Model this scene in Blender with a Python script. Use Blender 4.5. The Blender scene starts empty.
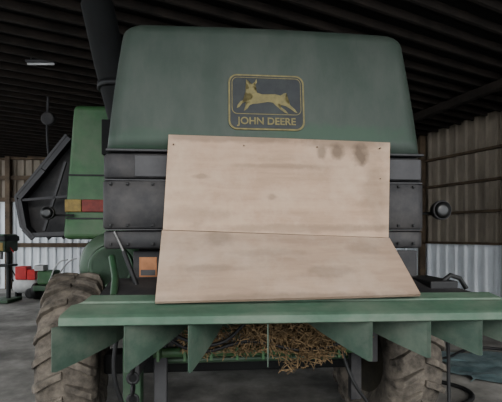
import bpy, bmesh, math, random
from mathutils import Vector, Matrix
random.seed(4)
D = bpy.data
SC = bpy.context.scene.collection

# ---------------------------------------------------------------- materials
def mat(name, c1, c2=None, scale=3.0, rough=0.7, metal=0.0, bump=0.0, detail=8, stretch=(1,1,1), lo=0.35, hi=0.65, dust=None, dustscale=1.2, duststretch=(1,1,1), stains=None, stain_col=(0.1,0.07,0.05)):
    m = D.materials.new(name); m.use_nodes = True
    nt = m.node_tree; N = nt.nodes; L = nt.links
    b = N['Principled BSDF']
    b.inputs['Roughness'].default_value = rough
    b.inputs['Metallic'].default_value = metal
    c2 = c2 or tuple(v*0.7 for v in c1)
    tc = N.new('ShaderNodeTexCoord'); mp = N.new('ShaderNodeMapping')
    mp.inputs['Scale'].default_value = stretch
    L.new(tc.outputs['Object'], mp.inputs['Vector'])
    n = N.new('ShaderNodeTexNoise'); n.inputs['Scale'].default_value = scale; n.inputs['Detail'].default_value = detail
    n.inputs['Roughness'].default_value = 0.65
    L.new(mp.outputs[0], n.inputs['Vector'])
    r = N.new('ShaderNodeValToRGB')
    r.color_ramp.elements[0].position = lo; r.color_ramp.elements[1].position = hi
    r.color_ramp.elements[0].color = (*c2, 1); r.color_ramp.elements[1].color = (*c1, 1)
    L.new(n.outputs['Fac'], r.inputs['Fac'])
    out = r.outputs['Color']
    if dust:
        mp2 = N.new('ShaderNodeMapping'); mp2.inputs['Scale'].default_value = duststretch; mp2.inputs['Location'].default_value=(3.1,1.7,5.2)
        L.new(tc.outputs['Object'], mp2.inputs['Vector'])
        n2 = N.new('ShaderNodeTexNoise'); n2.inputs['Scale'].default_value = dustscale; n2.inputs['Detail'].default_value = 10
        n2.inputs['Roughness'].default_value = 0.7
        L.new(mp2.outputs[0], n2.inputs['Vector'])
        r2 = N.new('ShaderNodeValToRGB'); r2.color_ramp.elements[0].position = 0.42; r2.color_ramp.elements[1].position = 0.72
        L.new(n2.outputs['Fac'], r2.inputs['Fac'])
        mx = N.new('ShaderNodeMixRGB'); mx.inputs[2].default_value = (*dust, 1)
        L.new(r2.outputs['Color'], mx.inputs['Fac']); L.new(out, mx.inputs[1]); out = mx.outputs[0]
    if stains:
        nn = N.new('ShaderNodeTexNoise'); nn.inputs['Scale'].default_value = 14; nn.inputs['Detail'].default_value = 6
        L.new(tc.outputs['Object'], nn.inputs['Vector'])
        for (sx,sz,rx,rz,st) in stains:
            ms = N.new('ShaderNodeMapping'); ms.vector_type='POINT'
            ms.inputs['Scale'].default_value=(1/rx,0,1/rz); ms.inputs['Location'].default_value=(-sx/rx,0,-sz/rz)
            L.new(tc.outputs['Object'], ms.inputs['Vector'])
            ln = N.new('ShaderNodeVectorMath'); ln.operation='LENGTH'; L.new(ms.outputs[0], ln.inputs[0])
            ad = N.new('ShaderNodeMath'); ad.operation='MULTIPLY_ADD'; ad.inputs[1].default_value=1.6; L.new(nn.outputs['Fac'], ad.inputs[0]); L.new(ln.outputs['Value'], ad.inputs[2])
            rs = N.new('ShaderNodeMapRange'); rs.inputs['From Min'].default_value=1.4; rs.inputs['From Max'].default_value=2.1
            rs.inputs['To Min'].default_value=st; rs.inputs['To Max'].default_value=0
            L.new(ad.outputs[0], rs.inputs['Value'])
            mx = N.new('ShaderNodeMixRGB'); mx.inputs[2].default_value=(*stain_col,1)
            L.new(rs.outputs[0], mx.inputs['Fac']); L.new(out, mx.inputs[1]); out = mx.outputs[0]
    L.new(out, b.inputs['Base Color'])
    if bump:
        bp = N.new('ShaderNodeBump'); bp.inputs['Strength'].default_value = bump; bp.inputs['Distance'].default_value = 0.02
        L.new(n.outputs['Fac'], bp.inputs['Height']); L.new(bp.outputs[0], b.inputs['Normal'])
    return m

M_hood = mat('hood_green_dusty', (0.036,0.050,0.040), (0.026,0.039,0.030), 2.6, 0.6, bump=0.04, dust=(0.055,0.063,0.054), dustscale=2.2, duststretch=(1.6,1,0.6),
   stains=[(0.45,2.24,0.5,0.06,0.6),(-0.7,2.2,0.35,0.05,0.35),(-0.6,2.13,0.6,0.02,0.4)], stain_col=(0.026,0.062,0.036))
M_panel = mat('panel_dark', (0.026,0.025,0.027), (0.017,0.017,0.019), 4, 0.65, dust=(0.058,0.053,0.051), dustscale=4)
M_panel2 = mat('panel_grey', (0.055,0.054,0.056), (0.034,0.033,0.036), 5, 0.65)
M_green = mat('green_paint_worn', (0.034,0.080,0.040), (0.022,0.052,0.028), 5, 0.5, dust=(0.06,0.078,0.055), dustscale=3)
M_lgreen = mat('green_paint_bright', (0.040,0.115,0.042), (0.027,0.08,0.030), 5, 0.5, dust=(0.08,0.11,0.065), dustscale=2)
M_fin = mat('fin_green_dusty', (0.044,0.075,0.054), (0.030,0.053,0.039), 6, 0.65, dust=(0.09,0.105,0.083), dustscale=5)
M_bar = mat('bar_green_dusty', (0.06,0.11,0.075), (0.045,0.082,0.056), 7, 0.65, dust=(0.12,0.14,0.11), dustscale=4, duststretch=(0.5,1,1))
M_black = mat('black_steel', (0.014,0.014,0.014), (0.008,0.008,0.009), 6, 0.6)
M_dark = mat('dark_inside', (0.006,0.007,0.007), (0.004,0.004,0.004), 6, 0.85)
M_tyre = mat('tyre_dusty', (0.15,0.13,0.108), (0.04,0.035,0.030), 9, 0.95, bump=0.5)
M_ply = mat('plywood', (0.35,0.25,0.18), (0.245,0.172,0.123), 2.4, 0.8, stretch=(0.8,5,7), lo=0.3, hi=0.7, dust=(0.385,0.295,0.225), dustscale=3.0,
   stains=[(0.43,2.115,0.045,0.05,0.75),(0.57,2.10,0.05,0.06,0.85),(0.33,2.11,0.03,0.04,0.6),(0.5,2.17,0.28,0.035,0.5),(-0.3,2.19,0.5,0.03,0.4),(0.02,1.83,0.03,0.02,0.4),(-0.4,1.95,0.05,0.015,0.4),(0.2,1.64,0.7,0.025,0.35),(0.66,1.85,0.08,0.2,0.25),(-0.45,1.72,0.2,0.05,0.25),(0.1,2.02,0.3,0.015,0.25)], stain_col=(0.10,0.072,0.052))
M_ply2 = mat('plywood_lower', (0.32,0.235,0.175), (0.225,0.163,0.122), 2.4, 0.8, stretch=(0.8,5,7), lo=0.3, hi=0.7, dust=(0.34,0.27,0.215), dustscale=3.5,
   stains=[(-0.3,1.58,0.08,0.04,0.4),(0.3,1.4,0.14,0.03,0.35),(0.1,1.28,0.7,0.02,0.4),(-0.35,1.42,0.2,0.02,0.35),(0.55,1.52,0.1,0.03,0.3),(0.0,1.5,0.2,0.02,0.25)], stain_col=(0.11,0.083,0.063))
M_stain = mat('nail_rust', (0.10,0.07,0.05), (0.14,0.1,0.07), 12, 0.85)
M_yel = mat('emblem_yellow', (0.175,0.148,0.064), (0.11,0.095,0.046), 24, 0.7)
M_embk = mat('emblem_dark', (0.018,0.021,0.025), (0.014,0.016,0.018), 10, 0.6, dust=(0.030,0.036,0.034), dustscale=6)
M_straw = mat('straw', (0.26,0.18,0.10), (0.08,0.055,0.03), 20, 0.9)
M_wallbr = mat('wall_brown_metal', (0.29,0.25,0.20), (0.15,0.125,0.098), 1.5, 0.6, stretch=(1,1,0.3))
M_wallwh = mat('wall_pale_metal', (0.78,0.81,0.84), (0.60,0.62,0.65), 2.5, 0.6, stretch=(1,1,0.3))
M_wood = mat('timber', (0.13,0.095,0.062), (0.06,0.043,0.03), 3, 0.85)
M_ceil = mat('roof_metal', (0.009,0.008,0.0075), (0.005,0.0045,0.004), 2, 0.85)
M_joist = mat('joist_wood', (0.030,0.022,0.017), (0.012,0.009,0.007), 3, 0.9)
M_conc = mat('concrete_floor', (0.33,0.32,0.30), (0.12,0.116,0.11), 1.1, 0.75, bump=0.15, lo=0.38, hi=0.62, dust=(0.08,0.076,0.07), dustscale=0.7)
M_red = mat('red_paint', (0.55,0.035,0.03), (0.35,0.02,0.02), 5, 0.4)
M_yref = mat('reflector_yellow', (0.27,0.19,0.055), (0.18,0.13,0.04), 20, 0.6)
M_rref = mat('reflector_red', (0.20,0.035,0.025), (0.12,0.02,0.016), 20, 0.6)
M_rim = mat('rim_dirty', (0.045,0.038,0.025), (0.025,0.022,0.016), 9, 0.8)
M_orange = mat('warning_decal', (0.33,0.15,0.07), (0.24,0.11,0.05), 15, 0.6)
M_white = mat('white_plastic', (0.45,0.45,0.45), (0.33,0.33,0.33), 5, 0.5)
M_tarp = mat('tarp_teal', (0.18,0.24,0.25), (0.07,0.11,0.12), 5, 0.4, bump=0.6)
M_steel = mat('bare_steel', (0.17,0.17,0.17), (0.09,0.085,0.08), 8, 0.5, metal=0.5)
M_glass = mat('lamp_lens', (0.03,0.03,0.03), (0.02,0.02,0.02), 8, 0.3)

# ---------------------------------------------------------------- helpers
def empty(name, loc=(0,0,0), rz=0):
    e = D.objects.new(name, None); e.location = loc; e.rotation_euler = (0,0,rz); SC.objects.link(e); return e
def mesh(name, verts, faces, m, parent=None, smooth=False, bevel=0, solid=0, seg=2):
    me = D.meshes.new(name); me.from_pydata([tuple(v) for v in verts], [], faces); me.update()
    bm = bmesh.new(); bm.from_mesh(me)
    bmesh.ops.recalc_face_normals(bm, faces=bm.faces); bm.to_mesh(me); bm.free()
    o = D.objects.new(name, me); SC.objects.link(o)
    for mm in (m if isinstance(m,(list,tuple)) else [m]): me.materials.append(mm)
    if smooth:
        for p in me.polygons: p.use_smooth = True
    if solid:
        s = o.modifiers.new('s','SOLIDIFY'); s.thickness = solid; s.offset = 0
    if bevel:
        b = o.modifiers.new('b','BEVEL'); b.width = bevel; b.segments = seg; b.limit_method='ANGLE'
    if parent: o.parent = parent
    return o
def boxg(x0,x1,y0,y1,z0,z1):
    v=[(x0,y0,z0),(x1,y0,z0),(x1,y1,z0),(x0,y1,z0),(x0,y0,z1),(x1,y0,z1),(x1,y1,z1),(x0,y1,z1)]
    f=[(0,3,2,1),(4,5,6,7),(0,1,5,4),(1,2,6,5),(2,3,7,6),(3,0,4,7)]
    return v,f
def box(name,x0,x1,y0,y1,z0,z1,m,parent=None,bevel=0.008):
    v,f=boxg(x0,x1,y0,y1,z0,z1); return mesh(name,v,f,m,parent,bevel=bevel)
def boxes(name, lst, m, parent=None, bevel=0.0):
    V=[];F=[]
    for b in lst:
        v,f=boxg(*b); o=len(V); V+=v; F+=[tuple(i+o for i in q) for q in f]
    return mesh(name,V,F,m,parent,bevel=bevel)
def beamg(p,q,w,h,up=Vector((0,0,1))):
    p=Vector(p);q=Vector(q); d=(q-p).normalized(); s=d.cross(up)
    if s.length<1e-3: s=d.cross(Vector((0,1,0)))
    s.normalize(); u=s.cross(d)
    v=[]
    for e in (p,q):
        for a,b in ((-1,-1),(1,-1),(1,1),(-1,1)): v.append(e+s*a*w/2+u*b*h/2)
    f=[(0,1,2,3),(7,6,5,4),(0,4,5,1),(1,5,6,2),(2,6,7,3),(3,7,4,0)]
    return v,f
def beams(name,lst,m,parent=None,bevel=0.0):
    V=[];F=[]
    for b in lst:
        v,f=beamg(*b); o=len(V); V+=v; F+=[tuple(i+o for i in q) for q in f]
    return mesh(name,V,F,m,parent,bevel=bevel)
def tube(name, pts, r, m, parent=None, smooth_curve=False):
    c=D.curves.new(name,'CURVE'); c.dimensions='3D'; c.bevel_depth=r; c.bevel_resolution=5; c.use_fill_caps=True
    if smooth_curve:
        s=c.splines.new('BEZIER'); s.bezier_points.add(len(pts)-1)
        for i,p in enumerate(pts):
            s.bezier_points[i].co=p; s.bezier_points[i].handle_left_type='AUTO'; s.bezier_points[i].handle_right_type='AUTO'
    else:
        s=c.splines.new('POLY'); s.points.add(len(pts)-1)
        for i,p in enumerate(pts): s.points[i].co=(*p,1)
    o=D.objects.new(name,c); SC.objects.link(o); c.materials.append(m)
    if parent: o.parent=parent
    return o
def lathe(name, prof, m, axis='Y', loc=(0,0,0), parent=None, n=40, smooth=True):
    V=[];F=[]
    for i in range(n):
        t=2*math.pi*i/n
        for a,r in prof:
            c,s=r*math.cos(t),r*math.sin(t)
            V.append({'X':(a,c,s),'Y':(c,a,s),'Z':(c,s,a)}[axis])
    k=len(prof)
    for i in range(n):
        j=(i+1)%n
        for q in range(k-1): F.append((i*k+q,i*k+q+1,j*k+q+1,j*k+q))
    F.append(tuple(i*k for i in range(n))); F.append(tuple(i*k+k-1 for i in range(n)))
    o=mesh(name,V,F,m,parent,smooth=False)
    if smooth:
        for p in o.data.polygons: p.use_smooth = len(p.vertices)==4
    o.location=loc; return o
def extr(name, poly, y0, y1, m, parent=None, bevel=0.0):
    n=len(poly); V=[(x,y0,z) for x,z in poly]+[(x,y1,z) for x,z in poly]
    F=[tuple(range(n)),tuple(range(2*n-1,n-1,-1))]+[(i,(i+1)%n,(i+1)%n+n,i+n) for i in range(n)]
    return mesh(name,V,F,m,parent,bevel=bevel)

# ================================================================= building
u=Vector((-0.425,0.905,0)); v=Vector((0.905,0.425,0))
W0=Vector((4.3,9.9,0))
def ceilz(p): return 4.0+(12-p.y)*0.05

mesh('floor',[(-14,-3,0),(12,-3,0),(12,16,0),(-14,16,0)],[(0,1,2,3)],M_conc)

def corr_wall(name,p0,d,length,z0,z1,m,nrm,pitch=0.24,amp=0.045):
    V=[];F=[]; s=0; prof=[(0,0),(0.55,0),(0.68,1),(0.87,1)]
    pts=[]
    while s<length:
        for a,b in prof: pts.append((s+a*pitch,b*amp))
        s+=pitch
    for a,b in pts:
        q=p0+d*a+nrm*b
        V.append((q.x,q.y,z0)); V.append((q.x,q.y,z1(q) if callable(z1) else z1))
    for i in range(len(pts)-1): F.append((2*i,2*i+2,2*i+3,2*i+1))
    return mesh(name,V,F,m)
pR=W0-u*8.5
wr=empty('wall_right')
a=corr_wall('wall_right_sheeting',pR,u,11.2,1.35,lambda q:ceilz(q)+0.02,M_wallbr,-v); a.parent=wr
a=corr_wall('wall_right_lower_sheeting',pR-v*0.02,u,11.2,0,1.4,M_wallwh,-v); a.parent=wr
lst=[]
for z in (1.42,2.1,2.75,3.4): lst.append(((pR-v*0.09)+Vector((0,0,z)),(pR+u*11-v*0.09)+Vector((0,0,z)),0.09,0.05))
for k in range(0,6):
    q=pR-v*0.1+u*(0.1+k*2.1); lst.append((q,q+Vector((0,0,ceilz(q)-0.05)),0.13,0.13))
beams('wall_right_framing',lst,M_wood,wr)
wb=empty('wall_back')
yb=12.0
a=corr_wall('wall_back_sheeting',Vector((-13,yb,0)),Vector((1,0,0)),16.3,2.6,4.02,M_wallbr,Vector((0,-1,0))); a.parent=wb
a=corr_wall('wall_back_lower_sheeting',Vector((-13,yb-0.03,0)),Vector((1,0,0)),16.3,0,2.65,M_wallwh,Vector((0,-1,0))); a.parent=wb
lst=[(Vector((-13,yb-0.1,z)),Vector((3,yb-0.1,z)),0.09,0.12) for z in (1.3,2.65,3.3,3.9)]
for x in (-12,-9.6,-7.2,-3): lst.append((Vector((x,yb-0.12,0)),Vector((x,yb-0.12,3.95)),0.14,0.14))
beams('wall_back_framing',lst,M_wood,wb)
ce=empty('ceiling')
mesh('roof_sheet',[(-8.2,-1.2,4.66),(12,-1.2,4.66),(12,12.3,3.985),(-8.2,12.3,3.985)],[(0,1,2,3)],M_ceil,ce,solid=0.02)  # left edge cut back out of view, an added opening for more daylight
def clip(p,q):
    out=[]
    for t in [i/80 for i in range(81)]:
        r=p.lerp(q,t)
        if -1.1<r.y<11.9 and -8.1<r.x<11.5: out.append(r)
    return (out[0],out[-1]) if len(out)>1 else None
lst=[]
k=-14
while k<12:
    base=W0+u*k
    c=clip(base-v*0.15,base-v*16)
    if c:
        a,b=c; lst.append((Vector((a.x,a.y,ceilz(a)-0.07)),Vector((b.x,b.y,ceilz(b)-0.07)),0.045,0.10))
    k+=0.30
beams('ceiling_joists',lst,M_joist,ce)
lst=[]
for off in (1.6,):
    c=clip(W0-v*off-u*8,W0-v*off+u*12)
    if c:
        a,b=c; lst.append((Vector((a.x,a.y,ceilz(a)-0.20)),Vector((b.x,b.y,ceilz(b)-0.20)),0.12,0.14))
beams('ceiling_beams',lst,M_joist,ce)

# ================================================================= combine
CB=empty('combine_harvester',(0.1,2.5,0),math.radians(5))
def hood(name,levels,m,depth,parent,crn=0.13,nc=6):
    V=[];F=[];ring=None
    for (z,xl,xr,yf) in levels:
        pts=[]
        r=crn
        for i in range(nc+1):
            t=math.pi/2*i/nc; pts.append((xl+r-r*math.cos(t), yf+r-r*math.sin(t)))
        nmid=10
        for i in range(1,nmid):
            s=i/nmid; x=xl+r+(xr-xl-2*r)*s
            pts.append((x, yf-0.018*math.sin(math.pi*s)))
        for i in range(nc+1):
            t=math.pi/2*(1-i/nc); pts.append((xr-r+r*math.cos(t), yf+r-r*math.sin(t)))
        pts.append((xr,depth)); pts.append((xl,depth))
        V+=[(x,y,z) for x,y in pts]; ring=len(pts)
    for l in range(len(levels)-1):
        for i in range(ring):
            j=(i+1)%ring; F.append((l*ring+i,l*ring+j,(l+1)*ring+j,(l+1)*ring+i))
    F.append(tuple(range(ring))); o=(len(levels)-1)*ring; F.append(tuple(range(o,o+ring)))
    ob=mesh(name,V,F,m,parent,smooth=False)
    for p in ob.data.polygons: p.use_smooth=len(p.vertices)==4
    return ob
zb,zt=2.12,2.965
HX=0.016
def fw(z):
    s=(z-zb)/(zt-zb); return 1.012-0.05*s-0.035*s*s
def yf(z): return 0.0+(z-zb)*0.13
lv=[]
RT=0.085
for i in range(9):
    z=zb+(zt-RT-zb)*i/8; lv.append((z,-fw(z)+HX,fw(z)+HX,yf(z)))
for i in range(1,8):
    t=math.pi/2*i/7
    z=zt-RT+RT*math.sin(t); ins=RT*(1-math.cos(t))
    lv.append((z,-fw(z)+ins+HX,fw(z)-ins+HX,yf(z)+ins*0.9))
hood('hood',lv,M_hood,2.3,CB,crn=0.10)
boxes('hood_bottom_lip',[(-0.98,1.02,-0.012,0.05,2.108,2.122)],M_panel2,CB,bevel=0.005)
def band(name,z0,z1,w,m,y=0.01):
    return hood(name,[(z0,-w+0.01,w+0.02,y+0.012),(z0+0.012,-w,w+0.03,y),(z1-0.012,-w,w+0.03,y),(z1,-w+0.01,w+0.02,y+0.012)],m,2.2,CB,crn=0.07)
band('rear_panel_top',1.945,2.10,1.01,M_panel)
band('rear_panel_mid',1.635,1.937,1.012,M_panel,0.0)
band('rear_panel_low',1.515,1.627,1.01,M_panel)
boxes('rear_panel_plates',[(-0.81,-0.60,-0.004,0.02,1.955,2.085),(0.78,1.0,-0.006,0.02,1.955,2.085)],M_panel2,CB,bevel=0.004)
boxes('rear_panel_seams',[(-0.99,1.01,-0.008,0.02,1.930,1.938),(-0.99,1.01,-0.006,0.02,1.629,1.635)],M_panel2,CB)
bl=[]
for x in (-0.95,-0.85,-0.7,0.85,0.95):
    for z in (1.91,1.66,1.545): bl.append((x-0.008,x+0.008,-0.016,0.0,z-0.008,z+0.008))
boxes('panel_bolts',bl,M_black,CB,bevel=0.003)

# --- emblem
em=empty('emblem'); em.parent=CB
ez=2.435; em.location=(-0.0,yf(ez)-0.024,ez); em.rotation_euler=(-math.atan(0.13),0,0)
def rr(w,h,r,n=6):
    P=[]
    for cx,cz,t0 in ((w/2-r,h/2-r,0),(-w/2+r,h/2-r,90),(-w/2+r,-h/2+r,180),(w/2-r,-h/2+r,270)):
        for i in range(n+1):
            t=math.radians(t0+90*i/n); P.append((cx+r*math.cos(t),cz+r*math.sin(t)))
    return P
extr('emblem_back',rr(0.48,0.365,0.055),0,0.010,M_yel,em)
extr('emblem_field',rr(0.458,0.343,0.046),-0.002,0.004,M_embk,em)
extr('emblem_inner_line',rr(0.440,0.245,0.036),-0.003,0.003,M_yel,em).location=(0,0,0.04)
extr('emblem_inner_field',rr(0.430,0.235,0.032),-0.004,0.002,M_embk,em).location=(0,0,0.04)
deer=[(249,93.5),(250,91.3),(253,89),(252.3,86.5),(250,83.5),(249.8,79.5),(251.5,82.5),(253.5,84.8),(256,84.6),(259,82),(260.5,78.5),(261.3,82.5),(259,85.8),(256.5,87.5),(258,90),(261,93.8),(266,95.5),(273,95.6),(280,95),(285.5,96.3),(288.5,94),(291.5,93),(291,96.8),(289.8,100),(291.5,103.5),(295.5,106.5),(300,110.5),(303,115),(300,114),(296,110.8),(291,107.8),(286,106.5),(282.5,105.3),(285.5,108.5),(290,111.8),(293.5,116),(290,115),(285,111.5),(280.5,107.5),(277.5,104.3),(272,103.6),(266,104.8),(261,105.8),(256.5,106.2),(253,108),(251,111.5),(247.5,114),(248,111.5),(250,107),(254,104),(249.5,104),(245.5,106),(242.5,110),(240,111),(241,107.5),(244,103.5),(249,101.5),(255,101),(256.7,99),(255.8,96.2),(254,94.6),(251,95.3)]
k=0.0061
dv=[((x-271)*k,-0.006,(97-y)*k+0.040) for x,y in deer]
me=D.meshes.new('leaping_deer'); bm=bmesh.new()
vs=[bm.verts.new(p) for p in dv]; f=bm.faces.new(vs); bmesh.ops.triangulate(bm,faces=[f]); bm.to_mesh(me); bm.free()
o=D.objects.new('leaping_deer',me); SC.objects.link(o); me.materials.append(M_yel); o.parent=em
tcu=D.curves.new('emblem_lettering','FONT'); tcu.body='JOHN DEERE'; tcu.size=0.064; tcu.align_x='CENTER'; tcu.align_y='CENTER'; tcu.extrude=0.001; tcu.offset=0.0014
o=D.objects.new('emblem_lettering',tcu); SC.objects.link(o); tcu.materials.append(M_yel); o.rotation_euler=(math.pi/2,0,0); o.location=(0,-0.004,-0.128); o.parent=em

# --- core body behind
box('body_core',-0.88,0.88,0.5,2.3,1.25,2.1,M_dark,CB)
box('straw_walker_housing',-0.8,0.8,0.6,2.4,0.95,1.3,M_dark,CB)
V=[(-2.05,2.2,1.55),(1.85,2.2,1.55),(1.72,2.2,3.08),(-1.93,2.2,3.08),(-2.05,4.8,1.55),(1.85,4.8,1.55),(1.72,4.8,3.08),(-1.93,4.8,3.08)]
mesh('forward_body',V,[(0,1,2,3),(4,5,6,7),(0,1,5,4),(1,2,6,5),(2,3,7,6),(3,0,4,7)],M_lgreen,CB,bevel=0.06,seg=4)
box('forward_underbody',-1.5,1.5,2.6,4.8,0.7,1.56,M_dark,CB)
box('reflector_yellow',-2.01,-1.83,2.17,2.21,1.86,2.0,M_yref,CB)
box('reflector_red',-1.825,-1.5,2.17,2.21,1.86,2.0,M_rref,CB)
boxes('forward_body_trim',[(-1.98,-1.45,2.18,2.21,2.27,2.285),(-2.0,-1.45,2.18,2.21,1.78,1.795)],M_black,CB)
# side shield opened up on left
sh=[(-2.04,2.76),(-2.33,2.38),(-2.60,2.04),(-2.54,1.70),(-2.44,1.58)]
V=[];F=[]
for x,z in sh: V+= [(x,2.3,z),(x,4.4,z)]
for i in range(len(sh)-1): F.append((2*i,2*i+1,2*i+3,2*i+2))
mesh('side_shield',V,F,M_panel2,CB,solid=0.03)
lst=[]
for yy in (2.32,2.8,3.3,3.8,4.35):
    for i in range(len(sh)-1): lst.append((Vector((sh[i][0]+0.03,yy,sh[i][1]-0.03)),Vector((sh[i+1][0]+0.03,yy,sh[i+1][1]-0.02)),0.03,0.06))
lst.append((Vector((-2.0,2.34,1.62)),Vector((-2.44,2.34,1.60)),0.05,0.05))
lst.append((Vector((-2.03,2.34,2.05)),Vector((-2.56,2.34,2.0)),0.03,0.03))
lst.append((Vector((-2.06,2.34,2.45)),Vector((-2.3,2.34,1.65)),0.03,0.03))
beams('side_shield_ribs',lst,M_panel2,CB)
extr('side_shield_end',[(-2.04,2.70),(-2.56,2.02),(-2.52,1.71),(-2.42,1.6),(-2.04,1.62)],2.5,2.54,M_panel,CB)
def lamp(name,x,y,z,r,bx):
    e=empty(name); e.parent=CB
    lathe(name+'_shell',[(0.10,r*0.25),(0.06,r*0.7),(0.02,r*0.95),(-0.02,r),(-0.03,r*0.92)],M_panel,'Y',(x,y,z),e,28)
    lathe(name+'_lens',[(-0.032,r*0.86),(-0.038,r*0.4),(-0.04,0.01)],M_glass,'Y',(x,y,z),e,28)
    tube(name+'_bracket',[(x,y+0.07,z),(x,y+0.09,z-0.02),(bx,y+0.10,z-0.02)],0.012,M_black,e)
lamp('work_lamp_r',1.40,0.45,1.79,0.075,0.95)
lamp('work_lamp_l',-2.14,2.05,1.84,0.075,-1.9)
# fuel tank
lathe('fuel_tank',[(0.9,0.2),(0.95,0.0+0.27),(1.0,0.3),(2.2,0.3),(2.25,0.27)],M_green,'Y',(-1.20,0.1,1.33),CB,40)
lathe('fuel_tank_rim',[(0.885,0.16),(0.875,0.175),(0.885,0.19)],M_green,'Y',(-1.20,0.1,1.33),CB,40)
tube('gas_strut',[(-0.87,-0.02,1.50),(-0.76,-0.12,1.27)],0.014,M_black,CB)
tube('gas_strut_rod',[(-0.93,0.0,1.62),(-0.87,-0.02,1.50)],0.008,M_steel,CB)
tube('lift_arm',[(-0.97,0.1,1.46),(-0.9,-0.1,1.35),(-0.86,-0.3,1.27)],0.02,M_green,CB)
box('side_bracket',-0.84,-0.60,0.10,0.14,1.22,1.5,M_panel,CB)
box('warning_decal',-0.80,-0.69,0.092,0.1,1.335,1.46,M_orange,CB,bevel=0.002)
box('warning_decal_text',-0.79,-0.70,0.088,0.093,1.345,1.38,M_panel2,CB,bevel=0.001)
box('side_plate',-0.99,-0.62,0.02,0.06,1.235,1.30,M_green,CB)
box('side_plate_right',0.62,0.99,0.02,0.06,1.235,1.50,M_panel,CB)
box('side_bracket_right',0.93,1.10,-0.25,0.1,1.27,1.33,M_black,CB)
tube('side_lever_right',[(1.0,-0.2,1.3),(1.08,-0.2,1.36),(1.14,-0.2,1.34),(1.18,-0.2,1.28)],0.014,M_black,CB)

# --- tailboard
V=[];F=[]
prof=[(-0.34,1.280),(-0.40,1.258),(-0.405,1.246),(-0.42,1.242),(-0.50,1.208),(-0.515,1.199),(-0.52,1.168),(-0.505,1.163)]
for i,(y,z) in enumerate(prof):
    xl=-0.96-0.10*min(1,i/4); xr=1.22+0.14*min(1,i/4)
    V+=[(xl,y,z+0.004),(xr,y,z-0.006)]
for i in range(len(prof)-1): F.append((2*i,2*i+1,2*i+3,2*i+2))
mesh('tailboard',V,F,M_bar,CB,solid=0.010,bevel=0.003)
mesh('tailboard_underside',[(-1.0,-0.5,1.17),(1.3,-0.5,1.17),(1.1,0.05,1.20),(-0.9,0.05,1.20)],[(0,1,2,3)],M_green,CB,solid=0.01)
mesh('tailboard_apron',[(-0.93,-0.35,1.27),(1.15,-0.35,1.265),(1.0,0.03,1.33),(-0.95,0.03,1.33)],[(0,1,2,3)],M_panel,CB,solid=0.01)
fins=[(-1.08,-0.84,0.945,1.02),(-0.745,-0.45,0.935,1.11),(-0.44,-0.27,0.925,1.11),(-0.06,-0.015,0.94,1.07),(0.46,0.18,0.955,1.12),(0.77,0.45,0.965,1.12),(1.05,0.76,0.97,1.11),(1.35,1.05,0.975,1.10)]
for i,(xn,xf,zn,zf) in enumerate(fins):
    n=6; V=[];F=[]
    for j in range(n+1):
        t=j/n
        x=xf+(xn-xf)*(t**1.2); y=-0.16+(-0.50+0.16)*t
        V+=[(x,y,1.19-0.03*t),(x,y,zf+(zn-zf)*t)]
    for j in range(n): F.append((2*j,2*j+1,2*j+3,2*j+2))
    s=1 if xn>0 else -1
    b=len(V)
    if i!=3:
        V+=[(xn+0.012*s,-0.515,1.16),(xn+0.012*s,-0.515,zn+0.005)]; F.append((b-2,b-1,b+1,b))
    mesh('deflector_fin_%d'%(i+1),V,F,M_fin,CB,solid=0.006)

# --- plywood
def board(name,c,m,th=0.018):
    n=10; V=[];F=[]
    for j in range(n+1):
        for i in range(n+1):
            s,t=i/n,j/n
            a=Vector(c[0]).lerp(Vector(c[1]),s); b=Vector(c[3]).lerp(Vector(c[2]),s)
            p=a.lerp(b,t); p.y-=0.010*math.sin(math.pi*s)
            V.append(p)
    for j in range(n):
        for i in range(n): k=j*(n+1)+i; F.append((k,k+1,k+n+2,k+n+1))
    return mesh(name,V,F,m,None,solid=th)
ply=empty('plywood_sheet',(0.1,2.5,0),math.radians(5))
b1=board('upper_board',[(-0.600,-0.045,2.20),(0.772,-0.045,2.18),(0.742,-0.09,1.583),(-0.625,-0.115,1.63)],M_ply); b1.parent=ply
b2=board('lower_board',[(-0.63,-0.12,1.622),(0.745,-0.10,1.575),(0.765,-0.44,1.28),(-0.62,-0.45,1.262)],M_ply2); b2.parent=ply
bx=[]
for z in (2.14,1.95,1.75):
    for x in (-0.57,-0.15,0.3,0.7): bx.append((x-0.003,x+0.003,-0.08,-0.04,z-0.003,z+0.003))
o=boxes('nail_heads',bx,M_stain); o.parent=ply

# --- under-frame
tube('rear_frame_tube',[(-0.75,0.35,0.78),(0.75,0.35,0.78)],0.035,M_lgreen,CB)
tube('rear_frame_tube_low',[(-0.7,0.5,0.68),(0.8,0.5,0.68)],0.025,M_green,CB)
box('chopper_housing',-0.82,0.78,0.25,0.7,0.93,1.2,M_green,CB,bevel=0.03)
box('chopper_side_l',-0.86,-0.80,0.1,0.75,0.70,1.18,M_panel,CB)
box('chopper_side_r',0.74,0.80,0.2,0.75,0.72,1.18,M_panel,CB)
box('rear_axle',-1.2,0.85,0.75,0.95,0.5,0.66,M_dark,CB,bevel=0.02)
bl=[]
for i in range(9):
    x=-0.7+i*0.175; bl.append((x-0.01,x+0.01,0.2,0.36,0.76,0.98))
boxes('chopper_brackets',bl,M_lgreen,CB,bevel=0.003)
box('support_leg',-0.95,-0.83,0.3,0.42,0.35,1.2,M_green,CB)
box('support_leg_inner',-0.75,-0.66,0.35,0.42,0.4,0.9,M_panel2,CB)
box('support_leg_right',0.66,0.74,0.35,0.42,0.4,0.9,M_panel,CB)
tube('hydraulic_hose',[(-0.8,0.05,1.12),(-0.45,0.1,0.86),(-0.1,0.15,0.9),(0.3,0.12,0.84),(0.75,0.05,1.0)],0.012,M_black,CB,True)
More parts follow.
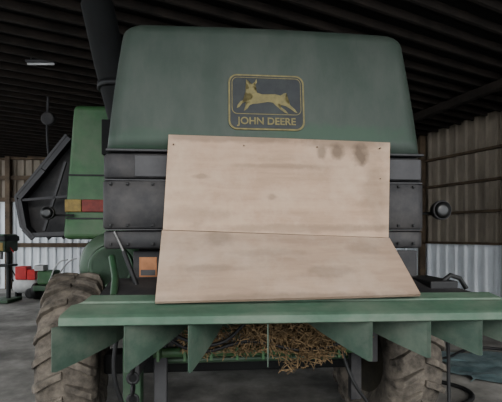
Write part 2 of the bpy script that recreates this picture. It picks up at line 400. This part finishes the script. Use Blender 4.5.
tube('hydraulic_hose_b',[(0.55,0.3,0.85),(0.62,0.2,0.6),(0.72,0.2,0.45)],0.012,M_black,CB,True)
tube('hydraulic_hose_c',[(1.0,-0.3,1.15),(1.02,-0.28,0.8),(1.0,-0.3,0.5),(0.95,-0.3,0.35)],0.010,M_black,CB,True)
tube('hydraulic_hose_d',[(-0.7,0.0,1.1),(-0.5,0.02,0.95),(-0.3,0.0,0.93),(-0.12,0.05,1.05)],0.011,M_black,CB,True)
tube('hydraulic_hose_e',[(-0.88,0.0,1.15),(-0.92,-0.05,0.8),(-0.86,0.0,0.5)],0.013,M_black,CB,True)
for i in range(9):
    z=1.1-i*0.06
    lathe('chain_link_%d'%i,[(0,0.022),(0.008,0.03),(0,0.038),(-0.008,0.03),(0,0.022)],M_black,'Y' if i%2 else 'X',(-0.78,-0.2,z),CB,14)
tube('chain_hook',[(-0.78,-0.2,0.6),(-0.80,-0.2,0.54),(-0.77,-0.2,0.50),(-0.73,-0.2,0.54)],0.014,M_black,CB,True)

# --- tyres
def tyre(name,x,y,R,w,steer):
    e=empty(name); e.parent=CB; e.location=(x,y,R); e.rotation_euler=(0,0,steer)
    prof=[(-w*0.36,R*0.52),(-w*0.47,R*0.62),(-w*0.5,R*0.74),(-w*0.47,R*0.85),(-w*0.40,R*0.92),(-w*0.2,R*0.95),(0,R*0.955),(w*0.2,R*0.95),(w*0.40,R*0.92),(w*0.47,R*0.85),(w*0.5,R*0.74),(w*0.47,R*0.62),(w*0.36,R*0.52)]
    lathe(name+'_carcass',prof,M_tyre,'X',(0,0,0),e,64)
    V=[];F=[]
    n=22
    for s in (-1,1):
        for i in range(n):
            t0=2*math.pi*(i+(0.5 if s>0 else 0))/n
            secs=[(0.02,0.0,0.985),(0.22,0.05,1.0),(0.42,0.13,0.985),(0.49,0.17,0.90),(0.505,0.185,0.80)]
            base=len(V)
            for a,dt,rr_ in secs:
                for dd,inn in ((-0.04,0),(0.04,0),(0.055,-0.09),(-0.055,-0.09)):
                    t=t0+dt+dd; r=R*(rr_+inn) 
                    xa=s*w*(a - (0.03 if inn and a>0.45 else 0))
                    V.append((xa,r*math.cos(t),r*math.sin(t)))
            for q in range(len(secs)-1):
                for c in range(4):
                    d=(c+1)%4; F.append((base+q*4+c,base+q*4+d,base+(q+1)*4+d,base+(q+1)*4+c))
            F.append((base,base+1,base+2,base+3)); e2=base+4*(len(secs)-1); F.append((e2,e2+1,e2+2,e2+3))
    mesh(name+'_lugs',V,F,M_tyre,e,bevel=0.006)
    lathe(name+'_rim',[(-w*0.37,R*0.53),(-w*0.3,R*0.5),(-w*0.1,R*0.42),(-w*0.1,R*0.12),(-w*0.2,R*0.1),(-w*0.2,0.01)],M_rim,'X',(0,0,0),e,40)
    lathe(name+'_rim_b',[(w*0.37,R*0.53),(w*0.3,R*0.5),(w*0.1,R*0.42),(w*0.1,R*0.12),(w*0.2,R*0.1),(w*0.2,0.01)],M_rim,'X',(0,0,0),e,40)
tyre('rear_tyre_l',-1.46,0.95,0.645,0.42,math.radians(10))
tyre('rear_tyre_r',1.07,0.85,0.62,0.43,math.radians(10))
tyre('drive_tyre_l',-1.6,4.0,0.9,0.6,0)
tyre('drive_tyre_r',1.6,4.0,0.9,0.6,0)
tube('unloading_auger',[(-1.20,1.7,2.6),(-1.39,1.7,3.35),(-1.52,1.7,3.95)],0.16,M_dark,CB)
lathe('auger_collar',[(-0.03,0.17),(-0.03,0.195),(0.03,0.195),(0.03,0.17)],M_black,'Z',(-1.32,1.7,3.1),CB,30)
box('auger_support',-1.45,-1.15,1.6,2.3,2.4,2.75,M_dark,CB)

def straw(name,blobs,m,par=None):
    V=[];F=[]
    for (cx,cy,cz,rx,ry,rz,n) in blobs:
        for _ in range(n):
            while True:
                a=Vector([random.uniform(-1,1) for _ in range(3)])
                if a.length<1: break
            c=Vector((cx+a.x*rx,cy+a.y*ry,cz+a.z*rz))
            d=Vector((random.gauss(0,1),random.gauss(0,0.6),random.gauss(0,0.9))).normalized()
            L=random.uniform(0.03,0.13); w=random.uniform(0.002,0.0045)
            s=d.cross(Vector((random.random(),random.random(),random.random()))).normalized(); t=d.cross(s)
            bend=s*random.uniform(-0.02,0.02)
            b=len(V)
            for q,off in ((-0.5,0),(0,1),(0.5,0)):
                pc=c+d*L*q+bend*off
                V+= [pc+s*w, pc-s*w*0.5+t*w*0.87, pc-s*w*0.5-t*w*0.87]
            for q in range(2):
                for k in range(3):
                    l=(k+1)%3; F.append((b+q*3+k,b+q*3+l,b+q*3+3+l,b+q*3+3+k))
    return mesh(name,V,F,m,par)
straw('straw_clump',[(0.18,0.16,0.95,0.24,0.10,0.11,520),(0.34,0.12,0.86,0.14,0.08,0.11,260),(0.0,0.16,0.97,0.2,0.08,0.06,160),(-0.42,0.12,0.93,0.14,0.07,0.12,230),(0.0,0.2,0.84,0.65,0.1,0.03,160),(0.55,0.18,0.92,0.18,0.08,0.10,190),(0.2,0.16,0.78,0.14,0.06,0.09,60),(-0.15,0.15,0.92,0.2,0.06,0.1,110)],M_straw,CB)

hl=empty('hanging_shop_light',(0.3,0.0,0.0))
V,F=boxg(-0.22,0.22,-0.05,0.05,-0.02,0.025); o=mesh('shade',V,F,M_panel2,hl,bevel=0.02); o.location=(-3.45,6.0,4.2)
tube('tube_lamp',[(-3.65,6.0,4.165),(-3.25,6.0,4.165)],0.018,M_white,hl)
tube('stem_a',[(-3.6,6.0,4.21),(-3.6,6.0,4.3)],0.008,M_steel,hl)
tube('stem_b',[(-3.3,6.0,4.21),(-3.3,6.0,4.3)],0.008,M_steel,hl)
hr=empty('hanging_air_hose')
tube('hose',[(-3.7,7.3,4.2),(-3.72,7.3,3.4),(-3.68,7.3,2.95)],0.02,M_panel2,hr,True)
lathe('reel',[(-0.04,0.09),(-0.04,0.12),(0.04,0.12),(0.04,0.09)],M_panel,'Y',(-3.7,7.3,3.72),hr,28)

ac=empty('air_compressor',(-5.75,10.3,0))
lathe('tank',[(-0.33,0.05),(-0.30,0.16),(-0.24,0.2),(0.24,0.2),(0.30,0.16),(0.33,0.05)],M_white,'X',(0,0,0.30),ac,28)
box('motor',-0.25,0.05,-0.15,0.12,0.46,0.80,M_red,ac,0.03)
box('pump_head',0.06,0.27,-0.15,0.1,0.46,0.72,M_red,ac,0.02)
for s in (-1,1): lathe('wheel_%d'%(s+2),[(-0.03,0.09),(-0.03,0.13),(0.03,0.13),(0.03,0.09)],M_black,'Y',(0.2,s*0.22,0.13),ac,24)
boxes('legs',[(-0.26,-0.22,-0.12,0.12,0,0.2)],M_black,ac)
tube('handle',[(-0.3,-0.1,0.4),(-0.5,-0.1,0.75),(-0.5,0.1,0.75),(-0.3,0.1,0.4)],0.015,M_black,ac)
tl=empty('garden_tiller',(-5.05,10.0,0))
box('engine',-0.2,0.2,-0.2,0.2,0.38,0.72,M_lgreen,tl,0.04)
box('air_cleaner',-0.25,-0.02,-0.24,0,0.72,0.86,M_white,tl,0.02)
box('tine_cover',-0.3,0.34,-0.22,0.22,0.22,0.36,M_green,tl,0.03)
for s in (-1,1): lathe('wheel_%d'%(s+2),[(-0.05,0.12),(-0.06,0.2),(0.06,0.2),(0.05,0.12)],M_black,'X',(s*0.3,0,0.2),tl,24)
tube('handlebar_l',[(0.1,0.1,0.45),(0.45,0.2,0.95),(0.6,0.2,1.0)],0.018,M_white,tl,True)
tube('handlebar_r',[(0.1,-0.2,0.45),(0.42,-0.3,0.95),(0.6,-0.3,1.0)],0.018,M_white,tl,True)
dp=empty('drill_press',(-5.88,9.6,0))
box('base',-0.22,0.22,-0.3,0.3,0,0.08,M_green,dp,0.02)
tube('column',[(0,0.1,0.05),(0,0.1,1.45)],0.05,M_black,dp)
box('table',-0.2,0.2,-0.25,0.15,0.85,0.9,M_black,dp,0.01)
box('head',-0.16,0.16,-0.3,0.25,1.2,1.62,M_green,dp,0.05)
box('belt_guard',-0.18,0.18,-0.32,0.27,1.45,1.58,M_black,dp,0.03)
box('front_plate',-0.12,0.12,-0.315,-0.29,1.23,1.42,M_yref,dp,0.01)
tube('chuck',[(0,-0.18,1.2),(0,-0.18,1.03)],0.035,M_steel,dp)
tube('feed_handle',[(0.16,-0.1,1.3),(0.3,-0.2,1.2)],0.012,M_red,dp)
V=[];F=[];n=14
for j in range(n+1):
    for i in range(n+1):
        V.append((2.35+1.6*i/n+0.1*math.sin(j),4.3+1.1*j/n+0.08*math.sin(i*1.3),0.012+0.03*abs(math.sin(i*1.7+j*0.9))*random.random()))
for j in range(n):
    for i in range(n): q=j*(n+1)+i; F.append((q,q+1,q+n+2,q+n+1))
mesh('plastic_tarp',V,F,M_tarp,smooth=True)
tube('air_hose',[(1.75,3.6,0.02),(2.2,4.0,0.02),(1.9,4.6,0.02),(2.6,5.2,0.02),(3.2,5.6,0.02),(3.9,5.4,0.02),(4.2,6.0,0.02)],0.02,M_black,None,True)
bk=empty('plastic_bucket',(4.75,7.5,0))
lathe('pail',[(0,0.12),(0,0.13),(0.33,0.155),(0.35,0.165),(0.36,0.155),(0.34,0.145),(0.03,0.12)],M_white,'Z',(0,0,0),bk,28)
tube('bail_handle',[(-0.16,0,0.33),(-0.1,-0.06,0.42),(0,-0.08,0.45),(0.1,-0.06,0.42),(0.16,0,0.33)],0.006,M_steel,bk,True)

# ================================================================= light
w=D.worlds.new('World'); bpy.context.scene.world=w; w.use_nodes=True
nt=w.node_tree; bg=nt.nodes['Background']; bg.inputs['Color'].default_value=(0.93,0.97,1.0,1); bg.inputs['Strength'].default_value=2.5
sl=D.lights.new('sun','SUN'); sl.energy=1.7; sl.angle=math.radians(30); sl.color=(1,0.96,0.9)
so=D.objects.new('sun',sl); SC.objects.link(so); so.rotation_euler=(math.radians(62),0,math.radians(12))

# ================================================================= camera
cd=D.cameras.new('camera'); cam=D.objects.new('camera',cd); SC.objects.link(cam)
cam.location=(0,0,1.6); cam.rotation_euler=(math.pi/2,0,0)
cd.sensor_width=36; cd.lens=400/502*36; cd.shift_y=34/502; cd.clip_start=0.05
bpy.context.scene.camera=cam
bpy.context.scene.view_settings.view_transform='AgX'
bpy.context.scene.view_settings.look='AgX - Medium High Contrast'
